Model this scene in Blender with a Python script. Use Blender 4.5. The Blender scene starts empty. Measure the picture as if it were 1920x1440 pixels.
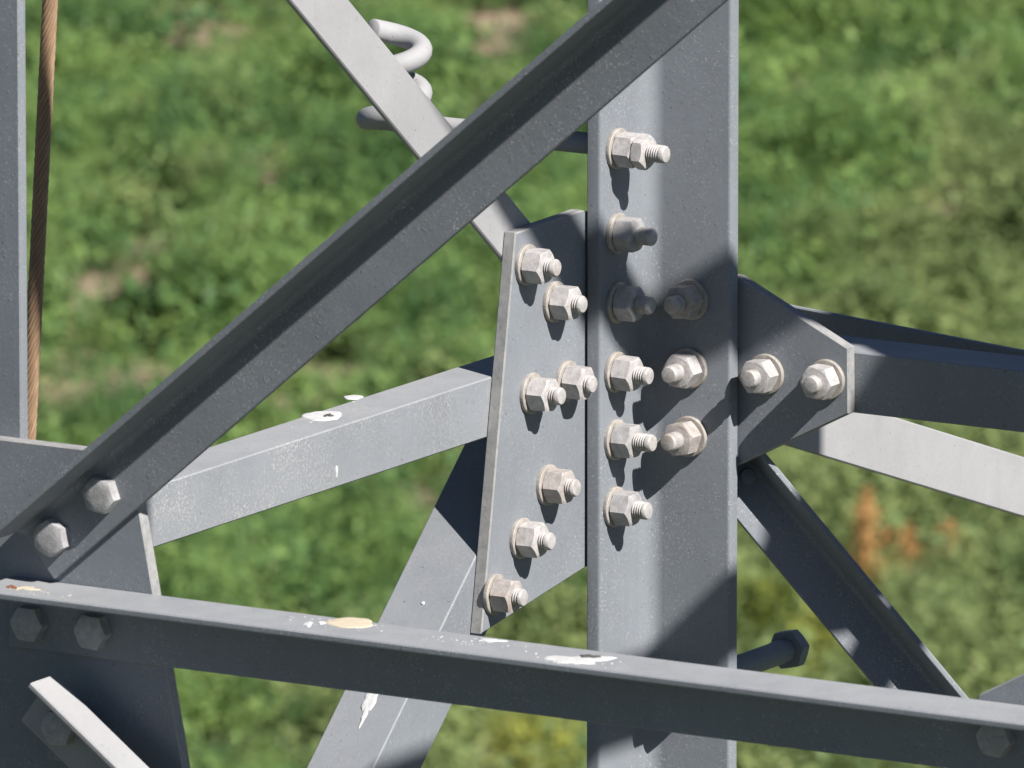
import bpy, math, random
import numpy as np
from mathutils import Vector, Matrix

random.seed(7)
RNG = np.random.default_rng(11)
scene = bpy.context.scene

# ------------------------------------------------------------------ camera
A = math.radians(59.0)          # turn of the tower against the line of sight
E = math.radians(11.3)          # the camera looks down by this much
H = 15.0                        # height of the joint above the ground
D = 14.0                        # camera to joint
PX = 0.000483                   # metres per photograph pixel at the joint
K = PX / D
UL = Vector((-math.cos(A), -math.sin(A), 0))   # along the left face, away from the far leg
UR = Vector((math.sin(A), -math.cos(A), 0))    # along the right face
UZ = Vector((0, 0, 1))
VIEW = Vector((0, -math.cos(E), math.sin(E)))  # towards the camera
O = Vector((0, 0, H))                          # inner corner of the far leg
CAMX = (960 - 1216) * PX
cam_loc = O + VIEW * D + Vector((CAMX, 0, 0))
cam = bpy.data.cameras.new('camera')
cam_ob = bpy.data.objects.new('camera', cam)
scene.collection.objects.link(cam_ob)
cam_ob.location = cam_loc
cam_ob.rotation_euler = (math.radians(90) - E, 0, 0)
cam.sensor_width = 36
cam.lens = 18 / (960 * K)
cam.clip_start = 0.5
cam.clip_end = 6000
cam.dof.use_dof = True
cam.dof.focus_distance = D - 0.25
cam.dof.aperture_fstop = (cam.lens / 1000) / 0.0155
scene.camera = cam_ob

# ------------------------------------------------------------------ sun and sky
SUN = (UL * 30 + UR * 105 + UZ * 103).normalized()
sun_el = math.asin(SUN.z)
sun_az = math.atan2(SUN.x, SUN.y)
world = bpy.data.worlds.new('World')
scene.world = world
world.use_nodes = True
wn = world.node_tree.nodes
wn.clear()
sky = wn.new('ShaderNodeTexSky')
sky.sky_type = 'NISHITA'
sky.sun_disc = False
sky.air_density = 0.4
sky.dust_density = 0.1
sky.sun_elevation = sun_el
sky.sun_rotation = sun_az
bg = wn.new('ShaderNodeBackground')
bg.inputs['Strength'].default_value = 0.05
wo = wn.new('ShaderNodeOutputWorld')
world.node_tree.links.new(sky.outputs['Color'], bg.inputs['Color'])
world.node_tree.links.new(bg.outputs['Background'], wo.inputs['Surface'])
sl = bpy.data.lights.new('sun', 'SUN')
sl.energy = 5.0
sl.angle = math.radians(0.53)
sl.color = (1.0, 0.965, 0.92)
so = bpy.data.objects.new('sun', sl)
scene.collection.objects.link(so)
so.rotation_euler = SUN.to_track_quat('Z', 'Y').to_euler()
so.location = (0, 0, 60)

scene.view_settings.view_transform = 'Standard'
scene.view_settings.look = 'None'
scene.view_settings.exposure = 0.8
scene.view_settings.gamma = 1.0
scene.view_settings.use_curve_mapping = False

# ------------------------------------------------------------------ helpers
def link(o):
    scene.collection.objects.link(o)
    return o

def ray(px, py):
    return Vector((0, math.cos(E), -math.sin(E))) + Vector((1, 0, 0)) * ((px - 960) * K) \
        + Vector((0, math.sin(E), math.cos(E))) * ((720 - py) * K)

def onplane(px, py, n, d):
    """point of the survey line of sight on the plane n.(X-O) = d"""
    r = ray(px, py)
    s = (d - (cam_loc - O).dot(n)) / r.dot(n)
    return cam_loc + r * s

def onL(px, py, d):      # plane parallel to the left face
    return onplane(px, py, UR, d)

def onR(px, py, d):      # plane parallel to the right and front faces
    return onplane(px, py, UL, d)

def mesh_obj(name, verts, faces, mat, parent=None, origin=None, smooth=False):
    org = Vector(origin) if origin is not None else Vector((0, 0, 0))
    me = bpy.data.meshes.new(name)
    me.from_pydata([tuple(Vector(v) - org) for v in verts], [], faces)
    me.materials.append(mat)
    if smooth:
        me.polygons.foreach_set('use_smooth', [True] * len(me.polygons))
    me.update()
    o = link(bpy.data.objects.new(name, me))
    if parent is not None:
        o.parent = parent
        o.location = org - wloc(parent)
    else:
        o.location = org
    return o

def wloc(o):
    v = Vector(o.location)
    while o.parent is not None:
        o = o.parent
        v = v + Vector(o.location)
    return v

def angle_profile(wa, wb, t):
    r = min(t * 1.1, 0.25 * min(wa, wb))
    q = t * 0.22
    e = 0.0012
    pts = [(e, 0), (wa - e, 0), (wa, e)]
    for k in range(5):
        th = k / 4 * math.pi / 2
        pts.append((wa - q + q * math.cos(th), t - q + q * math.sin(th)))
    for k in range(7):
        th = k / 6 * math.pi / 2
        pts.append((t + r - r * math.sin(th), t + r - r * math.cos(th)))
    for k in range(5):
        th = k / 4 * math.pi / 2
        pts.append((t - q + q * math.cos(th), wb - q + q * math.sin(th)))
    pts += [(e, wb), (0, wb - e), (0, e)]
    return pts

def angle(name, p0, p1, a, b, wa, wb, t, mat, parent, label=None):
    """rolled steel angle; outer heel runs p0-p1, flanges along a and b"""
    p0, p1 = Vector(p0), Vector(p1)
    m = (p1 - p0).normalized()
    a = (a - m * a.dot(m)).normalized()
    b = (b - m * b.dot(m) - a * b.dot(a)).normalized()
    prof = angle_profile(wa, wb, t)
    n = len(prof)
    segs = max(1, int((p1 - p0).length / 0.4))
    vs, fs = [], []
    for s in range(segs + 1):
        c = p0.lerp(p1, s / segs)
        vs += [c + a * x + b * y for x, y in prof]
    flip = m.dot(a.cross(b)) > 0
    for s in range(segs):
        for i in range(n):
            j = (i + 1) % n
            f = [s * n + i, s * n + j, (s + 1) * n + j, (s + 1) * n + i]
            fs.append(f if flip else f[::-1])
    cap0 = list(range(n)); cap1 = [segs * n + i for i in range(n)]
    fs.append(cap0[::-1] if flip else cap0)
    fs.append(cap1 if flip else cap1[::-1])
    o = mesh_obj(name, vs, fs, mat, parent, p0)
    me = o.data
    sm = []
    for p in me.polygons:
        es = [(me.vertices[p.vertices[i]].co - me.vertices[p.vertices[(i + 1) % len(p.vertices)]].co).length
              for i in range(len(p.vertices))]
        sm.append(len(p.vertices) == 4)
    me.polygons.foreach_set('use_smooth', sm)
    me.set_sharp_from_angle(angle=math.radians(26))
    if label:
        o['label'] = label
    return o

def plate(name, pts, n, t, mat, parent, label=None, bevel=0.0012):
    """flat plate: outline pts on its front side, thickness t away from n"""
    pts = [Vector(p) for p in pts]
    c = sum(pts, Vector()) / len(pts)
    ar = Vector()
    for i in range(len(pts)):
        ar += (pts[i] - c).cross(pts[(i + 1) % len(pts)] - c)
    if ar.dot(n) < 0:
        pts.reverse()
    N = len(pts)
    ins = []
    for i in range(N):
        p, q, r = pts[i - 1], pts[i], pts[(i + 1) % N]
        d1 = n.cross(q - p).normalized(); d2 = n.cross(r - q).normalized()
        bis = (d1 + d2).normalized()
        ins.append(q + bis * (bevel / max(0.35, bis.dot(d1))))
    vs = ins + [p - n * bevel for p in pts] + [p - n * (t - bevel) for p in pts] + [p - n * t for p in ins]
    fs = [list(range(N)), list(range(4 * N - 1, 3 * N - 1, -1))]
    for k in range(3):
        for i in range(N):
            j = (i + 1) % N
            fs.append([k * N + i, (k + 1) * N + i, (k + 1) * N + j, k * N + j])
    o = mesh_obj(name, vs, fs, mat, parent, c)
    if name == 'gusset_plate':
        o.data.materials.append(M_edge)
        for k in range(2, len(fs)):
            o.data.polygons[k].material_index = 1
    if label:
        o['label'] = label
    return o

# ------------------------------------------------------------------ materials
class NT:
    def __init__(self, name):
        self.m = bpy.data.materials.new(name)
        self.m.use_nodes = True
        self.t = self.m.node_tree
        self.t.nodes.clear()
        self.out = self.t.nodes.new('ShaderNodeOutputMaterial')
        self.b = self.t.nodes.new('ShaderNodeBsdfPrincipled')
        self.t.links.new(self.b.outputs[0], self.out.inputs['Surface'])
    def n(self, typ, **kw):
        nd = self.t.nodes.new(typ)
        for k, v in kw.items():
            setattr(nd, k, v)
        return nd
    def l(self, a, b):
        self.t.links.new(a, b)
    def noise(self, vec, scale, detail=3, rough=0.55):
        nd = self.n('ShaderNodeTexNoise')
        nd.inputs['Scale'].default_value = scale
        nd.inputs['Detail'].default_value = detail
        nd.inputs['Roughness'].default_value = rough
        self.l(vec, nd.inputs['Vector'])
        return nd.outputs['Fac']
    def ramp(self, fac, stops):
        nd = self.n('ShaderNodeValToRGB')
        els = nd.color_ramp.elements
        while len(els) < len(stops):
            els.new(0.5)
        for e, (p, c) in zip(els, stops):
            e.position = p
            e.color = (c, c, c, 1) if isinstance(c, (int, float)) else (*c, 1)
        self.l(fac, nd.inputs['Fac'])
        return nd.outputs['Color']
    def mix(self, fac, a, b, mode='MIX'):
        nd = self.n('ShaderNodeMix', data_type='RGBA', blend_type=mode)
        for v, s in ((fac, nd.inputs['Factor']), (a, nd.inputs['A']), (b, nd.inputs['B'])):
            if isinstance(v, (int, float)):
                s.default_value = v if s.type == 'VALUE' else (v, v, v, 1)
            elif isinstance(v, tuple):
                s.default_value = (*v, 1)
            else:
                self.l(v, s)
        return nd.outputs['Result']
    def math(self, op, a, b=None):
        nd = self.n('ShaderNodeMath', operation=op)
        for v, s in ((a, nd.inputs[0]), (b, nd.inputs[1])):
            if v is None:
                continue
            if isinstance(v, (int, float)):
                s.default_value = v
            else:
                self.l(v, s)
        return nd.outputs[0]
    def bump(self, h, strength, dist):
        nd = self.n('ShaderNodeBump')
        nd.inputs['Strength'].default_value = strength
        nd.inputs['Distance'].default_value = dist
        self.l(h, nd.inputs['Height'])
        self.l(nd.outputs['Normal'], self.b.inputs['Normal'])
    def coords(self):
        tc = self.n('ShaderNodeTexCoord')
        oi = self.n('ShaderNodeObjectInfo')
        sc = self.n('ShaderNodeVectorMath', operation='ADD')
        mul = self.n('ShaderNodeMath', operation='MULTIPLY')
        mul.inputs[1].default_value = 7.3
        self.l(oi.outputs['Random'], mul.inputs[0])
        self.l(tc.outputs['Object'], sc.inputs[0])
        self.l(mul.outputs[0], sc.inputs[1])
        return sc.outputs['Vector']

def paint(name, col, speck=0.3, rough=0.52, lime=0.0, bump=0.12):
    """old grey paint over galvanised steel: bare specks, lumps, run marks; sunlit tops painted paler"""
    t = NT(name)
    v = t.coords()
    big = t.noise(v, 7, 4, 0.6)
    fine = t.noise(v, 240, 3, 0.6)
    st = t.n('ShaderNodeVectorMath', operation='MULTIPLY')
    st.inputs[1].default_value = (70, 70, 5)
    t.l(v, st.inputs[0])
    runs = t.noise(st.outputs['Vector'], 1.0, 3, 0.55)
    base = t.mix(t.ramp(big, [(0.3, 0.0), (0.7, 1.0)]), tuple(c * 0.90 for c in col), tuple(min(1, c * 1.09) for c in col))
    base = t.mix(t.ramp(runs, [(0.55, 0.0), (0.85, 0.22)]), base, tuple(c * 0.72 for c in col))
    base = t.mix(t.ramp(runs, [(0.18, 0.22), (0.40, 0.0)]), base, tuple(min(1, c * 1.25) for c in col))
    base = t.mix(0.14, base, t.mix(fine, 0.25, 0.75), 'OVERLAY')
    # bare zinc specks, clustered
    n1 = t.ramp(t.noise(v, 520, 2, 0.5), [(0.60, 0.0), (0.66, 1.0)])
    n2 = t.ramp(t.noise(v, 260, 2, 0.5), [(0.67, 0.0), (0.71, 1.0)])
    cl = t.ramp(t.noise(v, 16, 4, 0.7), [(0.38, 0.0), (0.64, 1.0)])
    spk = t.math('MULTIPLY', t.math('MAXIMUM', n1, n2), cl)
    base = t.mix(t.math('MULTIPLY', spk, speck), base, (0.42, 0.42, 0.415))
    if lime > 0:
        lm = t.ramp(t.noise(v, 380, 4, 0.75), [(0.50, 0.0), (0.64, 1.0)])
        lc = t.ramp(t.noise(v, 11, 3), [(0.40, 0.15), (0.62, 1.0)])
        base = t.mix(t.math('MULTIPLY', t.math('MULTIPLY', lm, lc), lime), base, (0.40, 0.385, 0.37))
    # sunlight on level tops painted in: up-facing faces mixed paler
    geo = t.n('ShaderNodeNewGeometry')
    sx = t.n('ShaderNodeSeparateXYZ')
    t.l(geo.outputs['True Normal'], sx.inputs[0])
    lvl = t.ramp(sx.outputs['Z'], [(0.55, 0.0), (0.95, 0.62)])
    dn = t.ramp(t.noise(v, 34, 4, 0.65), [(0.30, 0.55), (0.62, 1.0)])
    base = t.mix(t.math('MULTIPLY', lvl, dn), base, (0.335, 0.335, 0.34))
    pin = t.ramp(t.noise(v, 330, 1), [(0.22, 1.0), (0.27, 0.0)])
    base = t.mix(t.math('MULTIPLY', pin, 0.6), base, (0.05, 0.05, 0.055))
    t.l(base, t.b.inputs['Base Color'])
    t.l(t.ramp(big, [(0.3, rough - 0.07), (0.7, rough + 0.12)]), t.b.inputs['Roughness'])
    t.b.inputs['Specular IOR Level'].default_value = 0.22
    lump = t.ramp(t.noise(v, 210, 1, 0.4), [(0.70, 0.0), (0.80, 1.0)])
    h = t.math('ADD', t.math('MULTIPLY', t.noise(v, 60, 3), 1.2), t.math('ADD', t.math('MULTIPLY', fine, 0.6), t.math('MULTIPLY', lump, 2.5)))
    t.bump(h, bump, 0.0012)
    return t.m

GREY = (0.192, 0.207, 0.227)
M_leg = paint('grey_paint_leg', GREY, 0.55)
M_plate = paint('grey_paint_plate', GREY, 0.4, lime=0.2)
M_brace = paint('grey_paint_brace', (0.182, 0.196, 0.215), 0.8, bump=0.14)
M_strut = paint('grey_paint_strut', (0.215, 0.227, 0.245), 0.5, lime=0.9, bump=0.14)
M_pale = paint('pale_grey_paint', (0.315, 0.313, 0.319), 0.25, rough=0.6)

def edge_mat():
    t = NT('flame_cut_edge')
    v = t.coords()
    n = t.noise(v, 90, 5, 0.75)
    b = t.ramp(n, [(0.26, (0.13, 0.12, 0.11)), (0.40, (0.235, 0.235, 0.235)), (0.66, (0.32, 0.312, 0.30))])
    t.l(b, t.b.inputs['Base Color'])
    t.b.inputs['Roughness'].default_value = 0.7
    t.bump(n, 0.4, 0.001)
    return t.m
M_edge = edge_mat()

def bolt_mat(name, col, stain):
    t = NT(name)
    v = t.coords()
    n1 = t.noise(v, 130, 4, 0.65)
    n2 = t.noise(v, 45, 3)
    base = t.mix(t.ramp(n1, [(0.35, 0.0), (0.65, 1.0)]), tuple(c * 0.78 for c in col), tuple(min(0.85, c * 1.12) for c in col))
    base = t.mix(t.math('MULTIPLY', t.ramp(n2, [(0.55, 0.0), (0.72, 1.0)]), 0.55), base, stain)
    t.l(base, t.b.inputs['Base Color'])
    t.b.inputs['Roughness'].default_value = 0.55
    t.b.inputs['Metallic'].default_value = 0.0
    t.bump(t.math('ADD', n1, t.noise(v, 600, 2)), 0.35, 0.0008)
    return t.m
M_bolt = bolt_mat('dusty_galvanised_bolt', (0.40, 0.38, 0.368), (0.27, 0.215, 0.165))
M_nut = bolt_mat('dusty_galvanised_nut', (0.41, 0.39, 0.382), (0.31, 0.28, 0.26))
M_nuts = [M_nut, bolt_mat('grey_nut', (0.35, 0.34, 0.34), (0.25, 0.23, 0.215)), bolt_mat('pale_nut', (0.44, 0.415, 0.405), (0.32, 0.27, 0.23)),
          bolt_mat('stained_nut', (0.38, 0.345, 0.325), (0.25, 0.175, 0.12))]
M_washer = bolt_mat('cream_dusty_washer', (0.345, 0.315, 0.285), (0.29, 0.235, 0.175))
M_head = bolt_mat('grey_bolt_head', (0.34, 0.335, 0.34), (0.22, 0.20, 0.185))

def plain(name, col, rough=0.7, var=0.15, scale=120, bump=0.2):
    t = NT(name)
    v = t.coords()
    n = t.noise(v, scale, 4, 0.6)
    t.l(t.mix(n, tuple(c * (1 - var) for c in col), tuple(min(1, c * (1 + var)) for c in col)), t.b.inputs['Base Color'])
    t.b.inputs['Roughness'].default_value = rough
    t.bump(n, bump, 0.001)
    return t.m
M_white = plain('white_dropping', (0.50, 0.50, 0.495), 0.8, 0.3, 200)
M_cream = plain('cream_dropping', (0.50, 0.43, 0.32), 0.8, 0.2)
M_rust = plain('rust', (0.20, 0.075, 0.035), 0.85, 0.4, 300)
M_mark = plain('dark_speck', (0.07, 0.065, 0.06), 0.8, 0.3)
M_copper = plain('weathered_copper', (0.27, 0.175, 0.105), 0.5, 0.5, 45)

# ------------------------------------------------------------------ the ground
def ground_mat():
    t = NT('dry_soil')
    tc = t.n('ShaderNodeTexCoord')
    v = tc.outputs['Object']
    n = t.noise(v, 0.7, 5)
    f = t.noise(v, 14, 4, 0.7)
    soil = t.mix(n, (0.27, 0.18, 0.13), (0.36, 0.25, 0.19))
    soil = t.mix(0.6, soil, t.mix(f, 0.2, 0.8), 'OVERLAY')
    # far field: turf between the soil patches
    gmask = t.ramp(t.noise(v, 0.35, 5, 0.6), [(0.22, 0.0), (0.36, 1.0)])
    ln = t.n('ShaderNodeVectorMath', operation='DISTANCE')
    t.l(v, ln.inputs[0])
    ln.inputs[1].default_value = (0, 74, 0)
    far = t.ramp(t.math('DIVIDE', ln.outputs['Value'], 100.0), [(0.24, 0.0), (0.32, 1.0)])
    grass = t.mix(f, (0.042, 0.052, 0.026), (0.08, 0.09, 0.046))
    col = t.mix(t.math('MULTIPLY', gmask, far), soil, grass)
    t.l(col, t.b.inputs['Base Color'])
    t.b.inputs['Roughness'].default_value = 0.95
    t.bump(f, 0.6, 0.04)
    return t.m

GX, GY = 48, 60
vs, fs = [], []
xs = np.concatenate([[-3000, -600, -150, -60], np.linspace(-30, 30, 61), [60, 150, 600, 3000]])
ys = np.concatenate([[-600, -100, 0, 25], np.linspace(40, 120, 81), [160, 300, 800, 4000]])
def gz(x, y):
    return 0.10 * math.sin(x * 0.55 + 0.7) * math.cos(y * 0.31) + 0.05 * math.sin(x * 1.9 + y * 1.3)
for y in ys:
    for x in xs:
        k = 1.0 if (abs(x) <= 30 and 40 <= y <= 120) else 0.0
        vs.append((x, y, gz(x, y) * k))
nx = len(xs)
for j in range(len(ys) - 1):
    for i in range(nx - 1):
        fs.append((j * nx + i, j * nx + i + 1, (j + 1) * nx + i + 1, (j + 1) * nx + i))
ground = mesh_obj('ground', vs, fs, ground_mat(), smooth=True)
ground['kind'] = 'structure'

# ------------------------------------------------------------------ the tower
TL = 0.0145       # leg thickness
TG = 0.0125       # gusset thickness
WL = 0.100        # leg flange
WT = 1.21         # tower width, face to face (from inner corner to outer front plane)
tower = link(bpy.data.objects.new('lattice_tower', None))
tower.location = (UL + UR) * (WT / 2)
tower['label'] = 'grey painted steel lattice tower of bolted angle bars and gusset plates'
tower['category'] = 'lattice tower'

ZT, ZB = H + 2.6, 0.0
def at(u, r, z):
    return UL * u + UR * r + UZ * z
# far leg: heel pointing away
angle('leg', at(-TL, -TL, ZB), at(-TL, -TL, ZT), UL, UR, WL + 0.0, WL + 0.0, TL, M_leg, tower,
      'vertical far leg seen into its open corner, crowded with nuts')
FP = WT           # outer surface of the front legs
angle('leg', at(FP, -TL, ZB), at(FP, -TL, ZT), UR, -UL, 0.1195, WL, 0.0125, M_leg, tower, 'near leg at the left edge beside the cable')
RS = WT           # right side face
angle('leg', at(FP, RS, ZB), at(FP, RS, ZT), -UR, -UL, WL, 0.058, 0.0125, M_leg, tower)
angle('leg', at(-TL, RS, ZB), at(-TL, RS, ZT), UL, -UR, WL, WL, 0.0125, M_leg, tower)

GAP = 0.0025
dL = -TL - GAP                 # outside of the left flange = front of left gusset
dLm = dL - TG         # front of the bars behind the left gusset
# left gusset
plate('gusset_plate', [onL(967, 437, dL), onL(1092, 394, dL), onL(1205, 420, dL), onL(1205, 1005, dL), onL(1092, 1068, dL), onL(903, 1189, dL)],
      UR, TG, M_plate, tower, 'tall pale gusset plate left of the far leg with seven nuts')
# horizontal strut of the left face (ridge line), top flange outward
s0, s1 = onL(1090, 652, dLm), onL(300, 903, dLm)
s1 = s0 + (s1 - s0).normalized() * 1.12
s1.z = s0.z
left_strut = angle('horizontal_strut', s0, s1, -UZ, -UR, 0.054, 0.050, 0.006, M_strut, tower, 'pale strut between the two nodes, spotted with droppings')
# rising diagonal of the left face
d0, d1 = onL(655, 0, dLm), onL(834, 219, dLm)
m = (d1 - d0).normalized()
q = UR.cross(m).normalized()
if q.z < 0: q = -q
end = d0 + m * ((onL(1085, 520, dLm) - d0).dot(m))
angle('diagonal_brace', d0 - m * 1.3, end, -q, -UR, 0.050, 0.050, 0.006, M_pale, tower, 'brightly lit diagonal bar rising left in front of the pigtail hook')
# falling diagonal of the left face
d0, d1 = onL(1000, 822, dLm), onL(700, 1440, dLm)
m = (d1 - d0).normalized()
q = UR.cross(m).normalized()
if q.z < 0: q = -q
fall = angle('diagonal_brace', d0, d0 + m * 1.55, -q, -UR, 0.067, 0.066, 0.006, M_plate, tower, 'pale diagonal bar falling left below the tall gusset plate')

dR = -TL - GAP
dRm = dR - TG
# right gusset
plate('gusset_plate', [onR(1260, 500, dR), onR(1383, 519, dR), onR(1590, 653, dR), onR(1591, 776, dR), onR(1383, 873, dR), onR(1262, 900, dR)],
      UL, TG, M_leg, tower, 'dark clipped-corner gusset plate right of the far leg')
# right strut
s0, s1 = onR(1500, 648, dRm), onR(1920, 694, dRm)
s1 = s0 + UR * 0.95
angle('horizontal_strut', s0, s1, -UZ, -UL, 0.056, 0.062, 0.006, M_leg, tower, 'dark strut leaving the clipped gusset to the right')
# falling diagonal of the right face, foot flange inward
dV = dRm - 0.034
d0, d1 = onR(1508, 975, dV), onR(1893, 1440, dV)
m = (d1 - d0).normalized()
q = UL.cross(m).normalized()
if q.z < 0: q = -q
k9 = math.radians(46)
a9 = q * math.cos(k9) + UL * math.sin(k9)
b9 = UL * math.cos(k9) - q * math.sin(k9)
p9 = Vector(d0)
angle('diagonal_brace', d0 - m * 0.20, d0 + m * 0.95, a9, b9, 0.049, 0.049, 0.0055, M_brace, tower, 'near black diagonal bar falling right of the far leg')
# bar of the cross arm: in the left face, carried on past the leg
d0, d1 = onL(1520, 733, dLm), onL(1920, 857, dLm)
m = (d1 - d0).normalized()
q = UR.cross(m).normalized()
if q.z < 0: q = -q
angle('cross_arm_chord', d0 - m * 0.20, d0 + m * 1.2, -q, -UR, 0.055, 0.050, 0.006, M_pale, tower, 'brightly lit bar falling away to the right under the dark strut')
# plan brace behind the right strut
k15 = math.radians(15)
dirp = UR * math.cos(k15) + UL * math.sin(k15)
nrm = UL * math.cos(k15) - UR * math.sin(k15)
p0 = onR(1490, 575, -0.20)
angle('plan_brace', p0 - dirp * 0.10 - UZ * 0.06, p0 + dirp * 0.36 - UZ * 0.06, UZ, -nrm, 0.06, 0.05, 0.006, M_leg, tower, 'shaded bar showing as a dark wedge above the right strut')

# front face -------------------------------------------------------------
fG = FP + TG             # front of the front gussets
plate('gusset_plate', [onR(-190, 800, fG), onR(175, 844, fG), onR(258, 938, fG), onR(343, 1440, fG), onR(352, 1500, fG), onR(-190, 1470, fG)],
      UL, TG, M_leg, tower, 'large dark gusset plate in the lower left corner')
plate('gusset_plate', [onR(1836, 1302, fG), onR(1925, 1260, fG), onR(2120, 1262, fG), onR(2150, 1530, fG), onR(1840, 1500, fG), onR(1775, 1425, fG)],
      UL, TG, M_plate, tower, 'gusset plate at the lower right edge behind the long horizontal bar')
# big diagonal
T5 = 0.0062
g5 = fG + 0.0025
c0, c1 = onR(102, 1086, g5 + T5), onR(1362, 0, g5 + T5)
m = (c1 - c0).normalized()
q = UL.cross(m).normalized()
if q.z < 0: q = -q
W5 = 0.0555
h0 = c0 + q * W5 - UL * T5
big = angle('diagonal_brace', h0, h0 + m * 1.6, -q, UL, W5, 0.058, T5, M_brace, tower, 'large dark diagonal bar crossing the picture in front')
# long horizontal bar
T6 = 0.0062
W6 = 0.059
c0, c1 = onR(17, 1212.5, fG + T6), onR(1540, 1397, fG + T6)
c1.z = c0.z
h0 = c0 + UZ * W6 - UL * T6
mm = (c1 - c0).normalized()
long_bar = angle('horizontal_strut', h0, h0 + mm * 1.14, -UZ, UL, W6, 0.061, T6, M_leg, tower, 'long horizontal bar crossing in front along the bottom')
# lower left brace
PK = 0.034
h0, h1 = onR(103, 1265, fG + PK), onR(284, 1442, fG + PK)
m = (h1 - h0).normalized()
q = UL.cross(m).normalized()
if q.z < 0: q = -q
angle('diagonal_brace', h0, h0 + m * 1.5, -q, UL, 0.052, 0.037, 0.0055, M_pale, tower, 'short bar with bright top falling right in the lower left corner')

# right side face, out of the frame: the same bracing half a bay higher ---
zs = H + 0.955
rP = RS + TG
plate('gusset_plate', [at(0.02, rP, zs - 0.30), at(0.22, rP, zs - 0.19), at(0.30, rP, zs - 0.13), at(0.30, rP, zs - 0.03), at(0.20, rP, zs + 0.16), at(0.02, rP, zs + 0.28)], UR, TG, M_plate, tower)
angle('horizontal_strut', at(0.03, rP, zs), at(WT - 0.03, rP, zs), -UZ, UR, 0.080, 0.060, 0.006, M_strut, tower)
angle('diagonal_brace', at(0.05, rP, zs + 0.006), at(WT - 0.05, rP, zs + 0.006 + 1.17), -UZ, UR, 0.062, 0.052, 0.006, M_brace, tower)
angle('diagonal_brace', at(0.05, rP, zs + 0.03), at(WT - 0.05, rP, zs + 0.03 - 1.05), -UZ, UR, 0.06, 0.06, 0.006, M_brace, tower)
# next diagonal up the front face
angle('diagonal_brace', at(fG, 1.02, H + 0.721), at(fG, 0.02, H + 1.511), -UZ, UL, 0.056, 0.036, 0.006, M_brace, tower)

# bolts ------------------------------------------------------------------
def ring_mesh(name, rings, mat, smooth_angle=35):
    """rings: list of lists of (x,y,z) with equal counts; closed both ends"""
    n = len(rings[0])
    vs = [p for r in rings for p in r]
    fs = []
    for k in range(len(rings) - 1):
        for i in range(n):
            j = (i + 1) % n
            fs.append((k * n + i, k * n + j, (k + 1) * n + j, (k + 1) * n + i))
    fs.append(tuple(range(n))[::-1])
    fs.append(tuple((len(rings) - 1) * n + i for i in range(n)))
    me = bpy.data.meshes.new(name)
    me.from_pydata(vs, [], fs)
    me.materials.append(mat)
    me.polygons.foreach_set('use_smooth', [True] * len(me.polygons))
    me.set_sharp_from_angle(angle=math.radians(smooth_angle))
    return me

def hex_r(th, ap):
    x = (th + math.pi / 6) % (math.pi / 3) - math.pi / 6
    return ap / math.cos(x)

def hex_mesh(name, ap, h, mat, both=False, dome=0.0):
    N = 36
    ths = [2 * math.pi * i / N for i in range(N)]
    def R(r, z): return [(r(t) * math.cos(t), r(t) * math.sin(t), z(t)) for t in ths]
    hr = lambda t: hex_r(t, ap)
    cut = lambda t: (hex_r(t, ap) - ap * 0.97) * 0.62
    rings = []
    if both:
        rings.append(R(lambda t: ap * 0.95, lambda t: 0))
        rings.append(R(hr, lambda t: cut(t)))
    else:
        rings.append(R(hr, lambda t: 0))
    rings.append(R(hr, lambda t: h - cut(t)))
    rings.append(R(lambda t: ap * 0.95, lambda t: h))
    if dome:
        rings.append(R(lambda t: ap * 0.55, lambda t: h + dome))
    return ring_mesh(name, rings, mat, 28)

def circ(r, z, N=28):
    return [(r * math.cos(2 * math.pi * i / N), r * math.sin(2 * math.pi * i / N), z) for i in range(N)]

def shank_mesh(name, L, r=0.0082):
    rings = [circ(r, -0.004)]
    z = 0.016
    if L > 0.02:
        rings.append(circ(r * 0.86, 0.0155))
    while z < L - 0.0035:
        rings.append(circ(r * 0.84, z)); rings.append(circ(r, z + 0.0009)); rings.append(circ(r, z + 0.0014))
        z += 0.0024
    rings += [circ(r * 0.97, L - 0.0016), circ(r * 0.84, L - 0.0002), circ(r * 0.5, L + 0.0003)]
    return ring_mesh(name, rings, M_bolt, 40)

NUT = hex_mesh('nut', 0.0142, 0.0185, M_nut, both=True)
JAM = hex_mesh('lock_nut', 0.0142, 0.0115, M_nut, both=True)
WASHER = ring_mesh('washer', [circ(0.0185, 0), circ(0.0188, 0.0008), circ(0.0186, 0.0034), circ(0.0179, 0.0040)], M_washer)
SH = {}
HEAD = hex_mesh('bolt_head', 0.0138, 0.0115, M_head, dome=0.0008)
def bolt(p, axis, L=0.036, jam=False, label=None):
    L = round(L + random.choice((-0.0022, 0, 0, 0.0016)), 4)
    if L not in SH:
        SH[L] = shank_mesh('bolt', L)
    o = link(bpy.data.objects.new('bolt', SH[L]))
    o.parent = tower
    o.location = p - wloc(tower)
    rot = axis.to_track_quat('Z', 'Y').to_matrix()
    tilt = Matrix.Rotation(random.uniform(-0.02, 0.02), 3, 'X') @ Matrix.Rotation(random.uniform(-0.02, 0.02), 3, 'Y')
    o.rotation_euler = (rot @ tilt).to_euler()
    w = link(bpy.data.objects.new('washer', WASHER)); w.parent = o
    n = link(bpy.data.objects.new('nut', NUT)); n.parent = o; n.location = (0, 0, 0.0042)
    n.material_slots[0].link = 'OBJECT'; n.material_slots[0].material = random.choice(M_nuts)
    n.rotation_euler = (0, 0, math.radians(30) + random.gauss(0, 0.13))
    if jam:
        j = link(bpy.data.objects.new('lock_nut', JAM)); j.parent = o; j.location = (0, 0, 0.0232)
        j.rotation_euler = (0, 0, math.radians(52))
    return o

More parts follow.
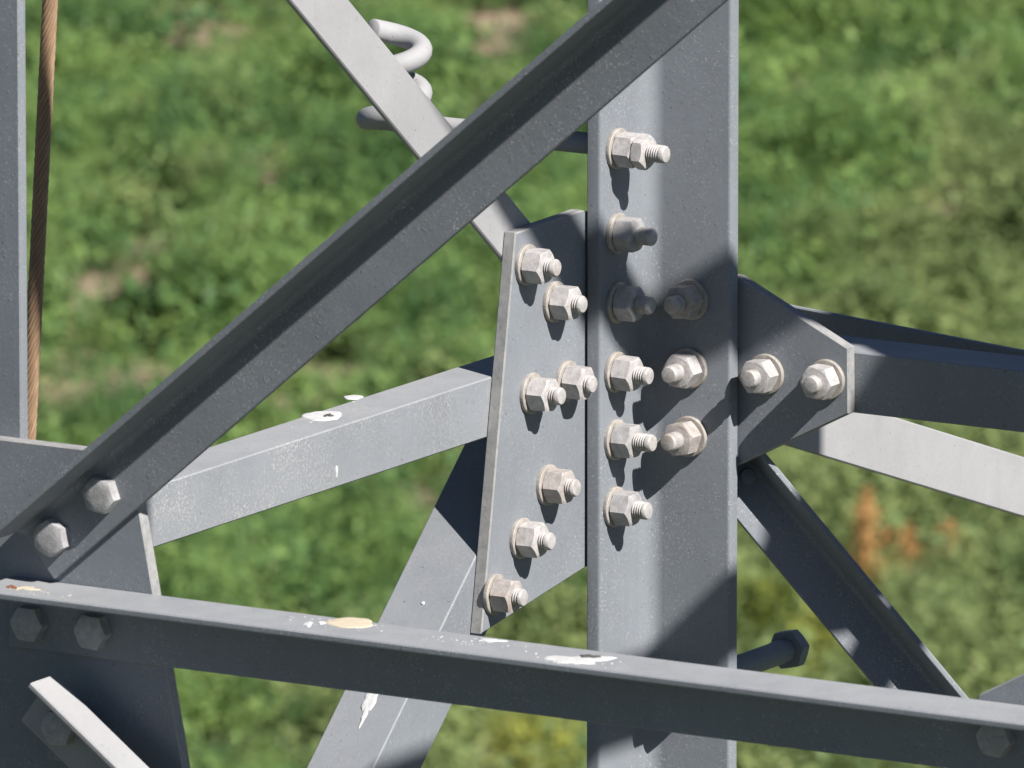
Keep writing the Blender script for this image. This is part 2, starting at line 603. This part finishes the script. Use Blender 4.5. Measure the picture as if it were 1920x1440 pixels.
LEN_LEG = 0.0395
bolt(onL(1155, 278, 0), UR, 0.053, jam=True)
for x, y in ((1155, 437), (1156, 567), (1152, 697), (1152, 824), (1150, 950), (1152, 1298)):
    bolt(onL(x, y, 0), UR, LEN_LEG)
for x, y in ((1296, 561), (1293, 690), (1293, 818), (1296, 1292)):
    bolt(onR(x, y, 0), UL, LEN_LEG)
for x, y in ((1437, 701), (1551, 711)):
    bolt(onR(x, y, dR), UL, 0.033)
for x, y in ((985, 496), (1037, 565), (994, 737), (1060, 714), (1025, 909), (975, 1009), (925, 1114)):
    bolt(onL(x, y, dL), UR, 0.032)

def head_bolt(p, axis, rz, label=None, marks=False):
    o = link(bpy.data.objects.new('bolt', HEAD))
    o.parent = tower
    o.location = p - wloc(tower)
    rot = axis.to_track_quat('Z', 'Y').to_matrix()
    o.rotation_euler = (rot @ Matrix.Rotation(rz, 3, 'Z')).to_euler()
    if label:
        o['label'] = label
    return o
head_bolt(onR(196, 926, g5 + T5), UL, 0.35)
head_bolt(onR(103, 1006, g5 + T5), UL, 0.1)
head_bolt(onR(61, 1167, fG + T6), UL, 0.5)
head_bolt(onR(180, 1182, fG + T6), UL, 0.45)
head_bolt(onR(1873, 1382, fG + T6), UL, 0.4)
head_bolt(onR(118, 1362, fG + PK + 0.0055), UL, 0.6)
pk = onR(118, 1362, fG + PK - 0.001)
plate('packing_plate', [pk + UR * x + UZ * z for x, z in ((-0.016, -0.03), (0.016, -0.03), (0.012, 0.0), (-0.016, 0.012))], UL, PK - 0.001, M_leg, tower)

# bolt end on the dark falling diagonal
o = link(bpy.data.objects.new('bolt', shank_mesh('bolt', 0.003, 0.0075)))
o.data.materials[0] = M_leg
o.parent = tower
o.location = onplane(1402, 893, a9, a9.dot(p9 - O) + 0.0055) - wloc(tower)
o.rotation_euler = a9.to_track_quat('Z', 'Y').to_euler()

# tubes ------------------------------------------------------------------
def tube(name, pts, r, mat, parent, n=16, label=None, round_end=True):
    pts = [Vector(p) for p in pts]
    rings = []
    up = Vector((0.13, 0.21, 1)).normalized()
    N = len(pts)
    prev = None
    for i, p in enumerate(pts):
        tg = (pts[min(i + 1, N - 1)] - pts[max(i - 1, 0)]).normalized()
        if prev is None:
            s = tg.cross(up).normalized()
        else:
            s = (prev - tg * prev.dot(tg)).normalized()
        prev = s
        w = tg.cross(s)
        rings.append((p, s, w, tg))
    vs, fs = [], []
    def add(c, s, w, rr):
        for k in range(n):
            th = 2 * math.pi * k / n
            vs.append(c + (s * math.cos(th) + w * math.sin(th)) * rr)
    p, s, w, tg = rings[0]
    add(p - tg * r * 0.12, s, w, r * 0.86)
    for (p, s, w, tg) in rings:
        add(p, s, w, r)
    p, s, w, tg = rings[-1]
    add(p + tg * r * 0.12, s, w, r * 0.86)
    for i in range(len(vs) // n - 1):
        for k in range(n):
            j = (k + 1) % n
            fs.append((i * n + k, i * n + j, (i + 1) * n + j, (i + 1) * n + k))
    fs.append(tuple(range(n))[::-1]); fs.append(tuple(len(vs) - n + k for k in range(n)))
    o = mesh_obj(name, vs, fs, mat, parent, pts[0], smooth=True)
    o.data.set_sharp_from_angle(angle=math.radians(50))
    if label:
        o['label'] = label
    return o

# pigtail hook: rod square to the left face, ending in a spiral
rod0 = onL(1125, 271, -TL)
ppm = 1 / PX
Lrod = (1125 - 767) * PX / math.sin(A) * 1.0
rod_end = rod0 - UR * Lrod
Rh = 52 * PX * 0.99
ctr = rod_end - Vector((0.515, 0.857, 0)) * Rh
pts = [rod0 + UR * 0.004, rod0 - UR * Lrod * 0.33, rod0 - UR * Lrod * 0.66, rod_end - (-UR) * 0.01]
phis = np.linspace(math.radians(59), math.radians(59 + 360 * 2 + 81), 60)
def hz(ph):
    d = math.degrees(ph)
    tab = [(59, 0), (180, 17), (270, 40), (360, 66), (540, 104), (720, 145), (860, 178)]
    return float(np.interp(d, [a for a, _ in tab], [b for _, b in tab])) * PX / math.cos(E)
for ph in phis:
    pts.append(Vector((ctr.x + Rh * math.cos(ph), ctr.y + Rh * math.sin(ph), rod_end.z + hz(ph))))
tube('pigtail_hook', pts, 20.5 * PX, M_pale, tower, 18, 'pale spiral pigtail hook on a rod behind the lit diagonal bar')

# step bolt on the right
st0 = onR(1334, 1270, -TL)
Ls = (1478 - 1334) * PX / math.cos(A)
axis = -UL
sb = tube('step_bolt', [st0 - axis * 0.005, st0 + axis * Ls * 0.5, st0 + axis * Ls], 23 * PX, M_leg, tower, 20, label='step bolt with hex head sticking out right of the far leg')
hm = hex_mesh('step_bolt_head', 0.0165, 0.014, M_leg, both=True)
ho = link(bpy.data.objects.new('hex_head', hm)); ho.parent = sb
ho.location = (st0 + axis * (Ls - 0.001)) - wloc(sb)
ho.rotation_euler = (axis.to_track_quat('Z', 'Y').to_matrix() @ Matrix.Rotation(0.3, 3, 'Z')).to_euler()

# droppings, rust: thin crusts stuck on the bars -------------------------
def crust(name, c, e1, e2, n, rx, ry, mat, parent, seed, thick=0.0007, jag=0.12, N=26, label=None):
    rnd = random.Random(seed)
    ph = [rnd.uniform(0, 6.28) for _ in range(4)]
    vs, fs = [], []
    def rad(t):
        return 1 + jag * (math.sin(2 * t + ph[0]) * 0.6 + math.sin(3 * t + ph[1]) * 0.5 + math.sin(5 * t + ph[2]) * 0.4 + math.sin(9 * t + ph[3]) * 0.25)
    for lev, (s, h) in enumerate(((1.0, -0.0004), (0.97, thick * 0.6), (0.85, thick), (0.4, thick * 1.15))):
        for i in range(N):
            t = 2 * math.pi * i / N
            vs.append(c + e1 * (rx * s * rad(t) * math.cos(t)) + e2 * (ry * s * rad(t) * math.sin(t)) + n * h)
    for lev in range(3):
        for i in range(N):
            j = (i + 1) % N
            fs.append((lev * N + i, lev * N + j, (lev + 1) * N + j, (lev + 1) * N + i))
    fs.append(tuple(3 * N + i for i in range(N)))
    if e1.cross(e2).dot(n) < 0:
        fs = [f[::-1] for f in fs]
    o = mesh_obj(name, vs, fs, mat, parent, c, smooth=True)
    if label:
        o['label'] = label
    return o

ztop = (wloc(left_strut)).z
def onZ(px, py, z):
    r = ray(px, py)
    return cam_loc + r * ((z - cam_loc.z) / r.z)
X1, Y1 = Vector((1, 0, 0)), Vector((0, 1, 0))
crust('bird_dropping', onZ(605, 780, ztop), X1, Y1, UZ, 35 * PX, 9.5 * PX / math.sin(E), M_white, left_strut, 1, label='larger white oval dropping')
crust('bird_dropping', onZ(662, 745, ztop), X1, Y1, UZ, 18 * PX, 3.6 * PX / math.sin(E), M_white, left_strut, 2, label='smaller white oval dropping')
crust('dark_speck', onZ(616, 779, ztop + 0.0008), X1, Y1, UZ, 6 * PX, 3 * PX / math.sin(E), M_mark, left_strut, 3, jag=0.6)
zb = wloc(long_bar).z
crust('bird_dropping', onZ(657, 1168, zb), X1, Y1, UZ, 43 * PX, 8 * PX / math.sin(E), M_cream, long_bar, 5, label='cream dropping on the long bar')
crust('bird_dropping', onZ(577, 1171, zb), X1, Y1, UZ, 9 * PX, 3 * PX / math.sin(E), M_white, long_bar, 6, jag=0.35)
crust('bird_dropping', onZ(603, 1168, zb), X1, Y1, UZ, 6 * PX, 2.5 * PX / math.sin(E), M_white, long_bar, 7, jag=0.35)
crust('bird_dropping', onZ(1085, 1237, zb), X1, Y1, UZ, 46 * PX, 7.5 * PX / math.sin(E), M_white, long_bar, 8, jag=0.4, label='white crusted dropping on the long bar')
crust('dark_speck', onZ(1105, 1231, zb + 0.0008), X1, Y1, UZ, 16 * PX, 2.2 * PX / math.sin(E), M_mark, long_bar, 9, jag=0.4)
crust('bird_dropping', onZ(920, 1201, zb), X1, Y1, UZ, 22 * PX, 2 * PX / math.sin(E), M_white, long_bar, 10, jag=0.5)
crust('rust_patch', onZ(22, 1101, zb), X1, Y1, UZ, 8 * PX, 2.5 * PX / math.sin(E), M_rust, long_bar, 11, jag=0.5)
crust('rust_patch', onZ(50, 1103, zb), X1, Y1, UZ, 18 * PX, 3 * PX / math.sin(E), M_cream, long_bar, 12, thick=0.0003, jag=0.5)

fm = None
fd0, fd1 = onL(1000, 822, dLm), onL(700, 1440, dLm)
fm = (fd1 - fd0).normalized()
fq = UR.cross(fm).normalized()
if fq.z < 0: fq = -fq
dd = fq.dot(fd0 - O)
crust('bird_dropping', onplane(697, 1305, fq, dd), fm, fq.cross(fm), fq, 34 * PX, 15 * PX, M_white, fall, 21, jag=0.3, label='white drip on the falling pale bar')
crust('bird_dropping', onplane(684, 1340, fq, dd), fm, fq.cross(fm), fq, 26 * PX, 5 * PX, M_white, fall, 22, jag=0.35)
crust('bird_dropping', onplane(793, 1131, fq, dd), fm, fq.cross(fm), fq, 4 * PX, 4 * PX, M_white, fall, 23)
crust('bird_dropping', onL(631, 884, dLm), UZ, UL, UR, 13 * PX, 3 * PX, M_white, left_strut, 24, jag=0.3)

def spatter(px, py, z, n, sx, sy, mat, parent, seed, slope=0.117):
    # fine spots flung round a dropping: too small to pick apart, one mesh
    rnd = random.Random(seed)
    vs, fs = [], []
    for _ in range(n):
        dx = max(-1.6, min(1.6, rnd.gauss(0, 1))) * sx
        c = onZ(px + dx, py + dx * slope + max(-1.5, min(1.5, rnd.gauss(0, 1))) * sy, z)
        r = PX * rnd.choice((1.2, 1.6, 2.2, 3.4))
        b = len(vs)
        k = 7
        for i in range(k):
            t = 2 * math.pi * i / k
            rr = r * rnd.uniform(0.7, 1.2)
            vs.append(c + X1 * rr * math.cos(t) + Y1 * rr * 1.6 * math.sin(t) - UZ * 0.0002)
        vs.append(c + UZ * 0.0005)
        fs += [(b + i, b + (i + 1) % k, b + k) for i in range(k)]
    o = mesh_obj('dropping_spatter', vs, fs, mat, parent, vs[0])
    o['kind'] = 'stuff'
spatter(605, 781, ztop, 16, 36, 6, M_white, left_strut, 31, -0.325)
spatter(640, 1172, zb, 30, 60, 5, M_white, long_bar, 32)
spatter(1075, 1238, zb, 34, 55, 5, M_white, long_bar, 33)
spatter(890, 1204, zb, 30, 60, 4, M_white, long_bar, 34)
spatter(60, 1108, zb, 22, 45, 4, M_cream, long_bar, 35)

# cable ------------------------------------------------------------------
CU = 1.05
cb0, cb1 = onR(97, -60, CU), onR(56, 760, CU)
cd = (cb1 - cb0).normalized()
cb0 = cb0 - cd * 1.6; cb1 = cb1 + cd * 1.2
cable = link(bpy.data.objects.new('earthing_cable', None))
cable.location = cb1
cable['label'] = 'brown twisted stranded cable hanging beside the near left leg'
cable['category'] = 'cable'
Lc = (cb1 - cb0).length
e1 = cd.cross(Vector((0, 1, 0))).normalized(); e2 = cd.cross(e1)
NS, RC = 11, 0.0052
for s in range(NS):
    pts = []
    for i in range(0, 361):
        f = i / 360
        th = 2 * math.pi * (s / NS + f * Lc / 0.085)
        pts.append(cb0 + cd * (f * Lc) + (e1 * math.cos(th) + e2 * math.sin(th)) * RC)
    tube('strand', pts, 0.00165, M_copper, cable, 7)
tube('core', [cb0, cb0.lerp(cb1, 0.5), cb1], 0.0045, M_copper, cable, 8)

# ------------------------------------------------------------------ vegetation
def leaf_mat(name, dark, light, yellow, trans=0.35):
    t = NT(name)
    geo = t.n('ShaderNodeNewGeometry')
    oi = t.n('ShaderNodeObjectInfo')
    pos = geo.outputs['Position']
    patch = t.math('ADD', t.math('MULTIPLY', t.noise(pos, 2.6, 2), 0.6), t.math('MULTIPLY', t.noise(pos, 0.8, 2), 0.4))
    col = t.mix(geo.outputs['Random Per Island'], dark, light)
    f = t.math('MULTIPLY', t.ramp(t.math('ADD', t.math('MULTIPLY', patch, 0.65), t.math('MULTIPLY', oi.outputs['Random'], 0.35)), [(0.40, 0.0), (0.58, 1.0)]), 0.9)
    col = t.mix(f, col, yellow)
    t.l(col, t.b.inputs['Base Color'])
    t.b.inputs['Roughness'].default_value = 0.55
    t.b.inputs['Specular IOR Level'].default_value = 0.3
    tr = t.n('ShaderNodeBsdfTranslucent')
    t.l(col, tr.inputs['Color'])
    mx = t.n('ShaderNodeMixShader')
    mx.inputs['Fac'].default_value = trans
    t.l(t.b.outputs[0], mx.inputs[1]); t.l(tr.outputs[0], mx.inputs[2])
    t.l(mx.outputs[0], t.out.inputs['Surface'])
    return t.m

M_weed = leaf_mat('weed_leaf', (0.058, 0.128, 0.046), (0.125, 0.235, 0.080), (0.25, 0.365, 0.11))
M_shrub = leaf_mat('shrub_leaf', (0.15, 0.185, 0.036), (0.27, 0.31, 0.06), (0.37, 0.385, 0.085))
M_olive = leaf_mat('olive_leaf', (0.09, 0.145, 0.05), (0.18, 0.25, 0.095), (0.30, 0.36, 0.14))
M_dock = plain('rust_brown_seed', (0.44, 0.235, 0.085), 0.9, 0.35, 60)
M_stem = plain('plant_stem', (0.14, 0.12, 0.05), 0.9, 0.3, 60)

def leaf_arrays(rng, cen, nrm_up, length, width):
    """folded four-point leaves at cen (N,3)"""
    N = len(cen)
    az = rng.uniform(0, 2 * np.pi, N)
    pit = rng.normal(nrm_up, 0.45, N)
    d = np.stack([np.cos(az) * np.cos(pit), np.sin(az) * np.cos(pit), np.sin(pit)], 1)
    s = np.stack([-np.sin(az), np.cos(az), rng.normal(0, 0.3, N)], 1)
    s /= np.linalg.norm(s, axis=1)[:, None]
    L = (length * rng.uniform(0.6, 1.35, N))[:, None]
    W = (width * rng.uniform(0.6, 1.3, N))[:, None]
    up = np.cross(d, s)
    up *= np.sign(up[:, 2:3] + 1e-6)
    b = cen - d * L * 0.5
    v = np.stack([b, cen + s * W * 0.5 + up * W * 0.12, cen + d * L * 0.5 - up * L * 0.1, cen - s * W * 0.5 + up * W * 0.12], 1).reshape(-1, 3)
    f = np.arange(4 * N).reshape(N, 4)
    return v, f

def np_mesh(name, v, f, mat):
    me = bpy.data.meshes.new(name)
    me.vertices.add(len(v)); me.vertices.foreach_set('co', v.astype(np.float32).ravel())
    me.loops.add(f.size); me.loops.foreach_set('vertex_index', f.astype(np.int32).ravel())
    me.polygons.add(len(f)); me.polygons.foreach_set('loop_start', np.arange(0, f.size, 4, dtype=np.int32))
    me.materials.append(mat)
    me.update(calc_edges=True)
    return me

def tuft(rng, n, rad, hgt, ll, lw, mat, name):
    cl = []
    k = rng.integers(4, 7)
    for i in range(k):
        a = rng.uniform(0, 6.28); r = rad * math.sqrt(rng.uniform(0.05, 1)) * 0.75
        c = np.array([r * math.cos(a), r * math.sin(a), hgt * rng.uniform(0.35, 0.8)])
        m = n // k
        p = rng.normal(0, 1, (m, 3)) * np.array([rad * 0.34, rad * 0.34, hgt * 0.24]) + c
        p[:, 2] = np.abs(p[:, 2]) + 0.01
        cl.append(p)
    v, f = leaf_arrays(rng, np.concatenate(cl), 0.35, ll, lw)
    return np_mesh(name, v, f, mat)

veg = bpy.data.collections.new('weed_kinds')
kinds = [(260, 0.20, 0.16, 0.04, 0.022), (300, 0.24, 0.22, 0.045, 0.026), (200, 0.15, 0.12, 0.035, 0.018), (260, 0.20, 0.32, 0.05, 0.022), (240, 0.28, 0.18, 0.065, 0.036), (220, 0.16, 0.30, 0.14, 0.007)]
for i, (n, r, h, l, w) in enumerate(kinds + kinds):
    veg.objects.link(bpy.data.objects.new('weed_kind_%02d' % i, tuft(RNG, n, r, h, l, w, M_weed if i < len(kinds) else M_olive, 'weed_%d' % i)))

def ground_at(px, py):
    return onZ(px, py, 0.0)

# bare patches seen in the photograph: centre x, y, width, height in photograph pixels
bare = [(950, 40, 210, 50), (1790, 380, 85, 45), (160, 540, 60, 35), (125, 690, 80, 40), (290, 682, 60, 30), (290, 440, 80, 60), (650, 715, 60, 26),
        (480, 800, 110, 30), (800, 930, 70, 30), (430, 15, 90, 30), (305, 48, 40, 20), (1090, 1085, 60, 40), (130, 475, 50, 30), (340, 610, 50, 22),
        (1410, 130, 60, 22), (905, 150, 40, 20), (500, 265, 30, 14)]
MPX = 90.0 * K
holes = []
for (px, py, w, h) in bare:
    g = ground_at(px, py)
    ry = h / 2 * MPX / math.sin(E)
    holes.append((g.x, g.y - 1.0, w / 2 * MPX + 0.12, ry + 1.4))
NP = 52000
P = np.stack([RNG.uniform(-17, 17, NP), RNG.uniform(48, 108, NP)], 1)
def vnoise(p, s, seed):
    r = np.random.default_rng(seed)
    tot = np.zeros(len(p))
    for k in range(7):
        a = r.uniform(0, 6.28); f = s * r.uniform(0.6, 1.7); ph = r.uniform(0, 6.28)
        tot += np.sin((p[:, 0] * math.cos(a) + p[:, 1] * math.sin(a) * 0.45) * f + ph)
    return tot / 7 ** 0.5
keep = vnoise(P, 2.2, 3) < 1.9
inframe = (np.abs(P[:, 0]) < 3.6)
keep |= inframe & (vnoise(P, 2.2, 3) < 9.0)
for (hx, hy, rx, ry) in holes:
    keep &= ((P[:, 0] - hx) / rx) ** 2 + ((P[:, 1] - hy) / ry) ** 2 > RNG.uniform(0.55, 1.15, NP)
P = P[keep]
me = bpy.data.meshes.new('ground_cover')
zz = np.array([gz(x, y) for x, y in P])
me.from_pydata(np.column_stack([P, zz]).tolist(), [], [])
hgt = 0.90 + 0.42 * vnoise(P, 4.2, 9)
kin = RNG.integers(0, len(kinds), len(P))
# drier olive growth: a tongue of it right of the tower, odd plants elsewhere
gb = ground_at(1480, 330)
dry = (P[:, 0] - gb.x) * 1.2 + (gb.y - P[:, 1]) * 0.22 + 0.45 * vnoise(P, 1.6, 21) + RNG.normal(0, 0.35, len(P))
dry2 = (P[:, 0] - ground_at(820, 1250).x) * 0.6 + (ground_at(820, 1250).y - P[:, 1]) * 0.5 + RNG.normal(0, 0.5, len(P))
kin = kin + len(kinds) * ((((dry > 0.75) & (P[:, 1] < gb.y + 0.5)) | (dry2 > 4.0) | (RNG.uniform(0, 1, len(P)) < 0.06)).astype(int))
for nm, typ, arr in (('scl', 'FLOAT', 1.3 * np.clip(hgt, 0.35, 1.9) * RNG.uniform(0.75, 1.2, len(P))), ('rot', 'FLOAT', RNG.uniform(0, 6.28, len(P))), ('kin', 'INT', kin)):
    at_ = me.attributes.new(nm, typ, 'POINT')
    at_.data.foreach_set('value', arr.astype(np.int32 if typ == 'INT' else np.float32))
me.materials.append(M_weed)
cover = link(bpy.data.objects.new('ground_cover', me))
cover['kind'] = 'stuff'
cover['label'] = 'low green weeds covering the field behind the tower'
cover['category'] = 'weeds'
ng = bpy.data.node_groups.new('weeds', 'GeometryNodeTree')
ng.interface.new_socket('Geometry', in_out='INPUT', socket_type='NodeSocketGeometry')
ng.interface.new_socket('Geometry', in_out='OUTPUT', socket_type='NodeSocketGeometry')
gi = ng.nodes.new('NodeGroupInput'); go = ng.nodes.new('NodeGroupOutput')
iop = ng.nodes.new('GeometryNodeInstanceOnPoints')
ci = ng.nodes.new('GeometryNodeCollectionInfo')
ci.inputs['Collection'].default_value = veg
ci.inputs['Separate Children'].default_value = True
ci.inputs['Reset Children'].default_value = True
def named(n, typ):
    nd = ng.nodes.new('GeometryNodeInputNamedAttribute')
    nd.data_type = typ
    nd.inputs['Name'].default_value = n
    return nd.outputs['Attribute']
comb = ng.nodes.new('ShaderNodeCombineXYZ')
ng.links.new(named('rot', 'FLOAT'), comb.inputs['Z'])
e2r = ng.nodes.new('FunctionNodeEulerToRotation')
ng.links.new(comb.outputs[0], e2r.inputs[0])
ng.links.new(gi.outputs[0], iop.inputs['Points'])
ng.links.new(ci.outputs[0], iop.inputs['Instance'])
iop.inputs['Pick Instance'].default_value = True
ng.links.new(named('kin', 'INT'), iop.inputs['Instance Index'])
ng.links.new(e2r.outputs[0], iop.inputs['Rotation'])
ng.links.new(named('scl', 'FLOAT'), iop.inputs['Scale'])
ng.links.new(iop.outputs[0], go.inputs[0])
md = cover.modifiers.new('weeds', 'NODES')
md.node_group = ng

# taller plants standing in the field -------------------------------------
def shrub(px, py, wpx, hpx, mat, label, name='shrub', group='shrubs behind the tower', n=900, ll=0.07, lw=0.04, upr=0.2, cat='shrub'):
    g = ground_at(px, py)
    d = (g - cam_loc).length * K
    rad, hgt = wpx / 2 * d, hpx * d / math.cos(E)
    root = link(bpy.data.objects.new(name, None))
    root.location = (g.x, g.y, gz(g.x, g.y))
    root['label'] = label; root['category'] = cat; root['group'] = group
    rng = np.random.default_rng(int(px * 7 + py))
    cl = []
    k = 9
    tips = []
    for i in range(k):
        a = rng.uniform(0, 6.28); r = rad * math.sqrt(rng.uniform(0.0, 1)) * 0.8
        c = np.array([r * math.cos(a), r * math.sin(a), hgt * rng.uniform(0.35, 0.88) * (1 - 0.3 * r / rad)])
        tips.append(c)
        cl.append(rng.normal(0, 1, (n // k, 3)) * np.array([rad * 0.24, rad * 0.24, hgt * 0.15]) + c)
    p = np.concatenate(cl); p[:, 2] = np.clip(p[:, 2], 0.02, None)
    v, f = leaf_arrays(rng, p, upr, ll, lw)
    fo = link(bpy.data.objects.new('foliage', np_mesh('foliage', v, f, mat))); fo.parent = root; fo['kind'] = 'stuff'
    sv, sf = [], []
    for c in tips:
        c = Vector(c); b = Vector((c.x * 0.15, c.y * 0.15, -0.02))
        for j, (q, r) in enumerate(((b, 0.008), (c, 0.003))):
            sv += [q + Vector((r, 0, 0)), q + Vector((-r * 0.5, r * 0.87, 0)), q + Vector((-r * 0.5, -r * 0.87, 0))]
        o = len(sv) - 6
        for j in range(3):
            sf.append((o + j, o + (j + 1) % 3, o + 3 + (j + 1) % 3, o + 3 + j))
    st = mesh_obj('stem', [v + wloc(root) for v in sv], sf, M_stem, root, wloc(root))
    return root

SHRUBS = [
 (1640, 720, 260, 290, M_olive, 'olive shrub right of the clipped gusset, above the right strut'),
 (1790, 660, 240, 250, M_olive, 'olive shrub above the far end of the right strut'),
 (1500, 560, 130, 130, M_weed, 'green bush just right of the far leg above the clipped gusset'),
 (1890, 560, 200, 220, M_olive, 'olive shrub at the right edge of the picture, above the strut'),
 (1440, 1260, 190, 220, M_shrub, 'yellow green shrub right of the far leg, behind the step bolt'),
 (1560, 1290, 140, 150, M_shrub, 'yellow green shrub behind the near black diagonal bar'),
 (1450, 1560, 260, 260, M_shrub, 'yellow green shrub under the long bar right of the far leg'),
 (1000, 1600, 300, 300, M_shrub, 'large yellow green shrub at the bottom left of the far leg'),
 (1030, 1330, 140, 130, M_shrub, 'yellow green shrub between the tall gusset plate and the long bar'),
 (1750, 1200, 150, 170, M_olive, 'olive shrub right of the near black diagonal bar'),
 (1880, 1330, 150, 190, M_olive, 'olive shrub at the right edge above the long bar'),
 (1630, 1110, 110, 120, M_olive, 'small olive shrub under the brightly lit cross arm bar'),
 (1650, 1560, 200, 170, M_olive, 'olive shrub at the bottom right below the long bar'),
]
for a in SHRUBS:
    shrub(*a)

def dock(px, py, hpx, label):
    g = ground_at(px, py)
    d = (g - cam_loc).length * K
    h = hpx * d / math.cos(E)
    root = link(bpy.data.objects.new('dock_plant', None))
    root.location = (g.x, g.y, gz(g.x, g.y))
    root['label'] = label; root['category'] = 'dock plant'; root['group'] = 'dry dock plants behind the tower'
    rng = np.random.default_rng(int(px * 3 + py))
    for k in range(3):
        a = rng.uniform(0, 6.28); ln = rng.uniform(0.05, 0.2)
        tip = Vector((math.cos(a) * ln * h, math.sin(a) * ln * h, h * rng.uniform(0.75, 1)))
        o = wloc(root)
        tube('stem', [o, o + tip * 0.5, o + tip], 0.006, M_dock, root, 5)
        t = rng.uniform(0.25, 1.0, 230)
        c = np.outer(t, np.array(tip)) + rng.normal(0, 0.045, (230, 3)) * (1.25 - t)[:, None] * 1.6
        v, f = leaf_arrays(rng, c, 0.3, 0.03, 0.024)
        sd = link(bpy.data.objects.new('seed_head', np_mesh('seed_head', v, f, M_dock))); sd.parent = root; sd['kind'] = 'stuff'
    return root
dock(1622, 1120, 260, 'taller rust brown dock plant between the near black diagonal and the cross arm bar')
dock(1785, 1075, 110, 'shorter rust brown dock plant close under the cross arm bar')
dock(1700, 1075, 120, 'rust brown dock plant midway between its taller and shorter neighbours under the cross arm bar')
dock(1740, 1230, 90, 'rust brown dock plant just right of the near black diagonal, above the long bar')
dock(1900, 1140, 100, 'rust brown dock plant at the very right edge under the cross arm bar')
dock(1845, 1225, 90, 'rust brown dock plant at the right, above the long bar end')
dock(1860, 1320, 80, 'lowest rust brown dock plant, just above the long bar at right')
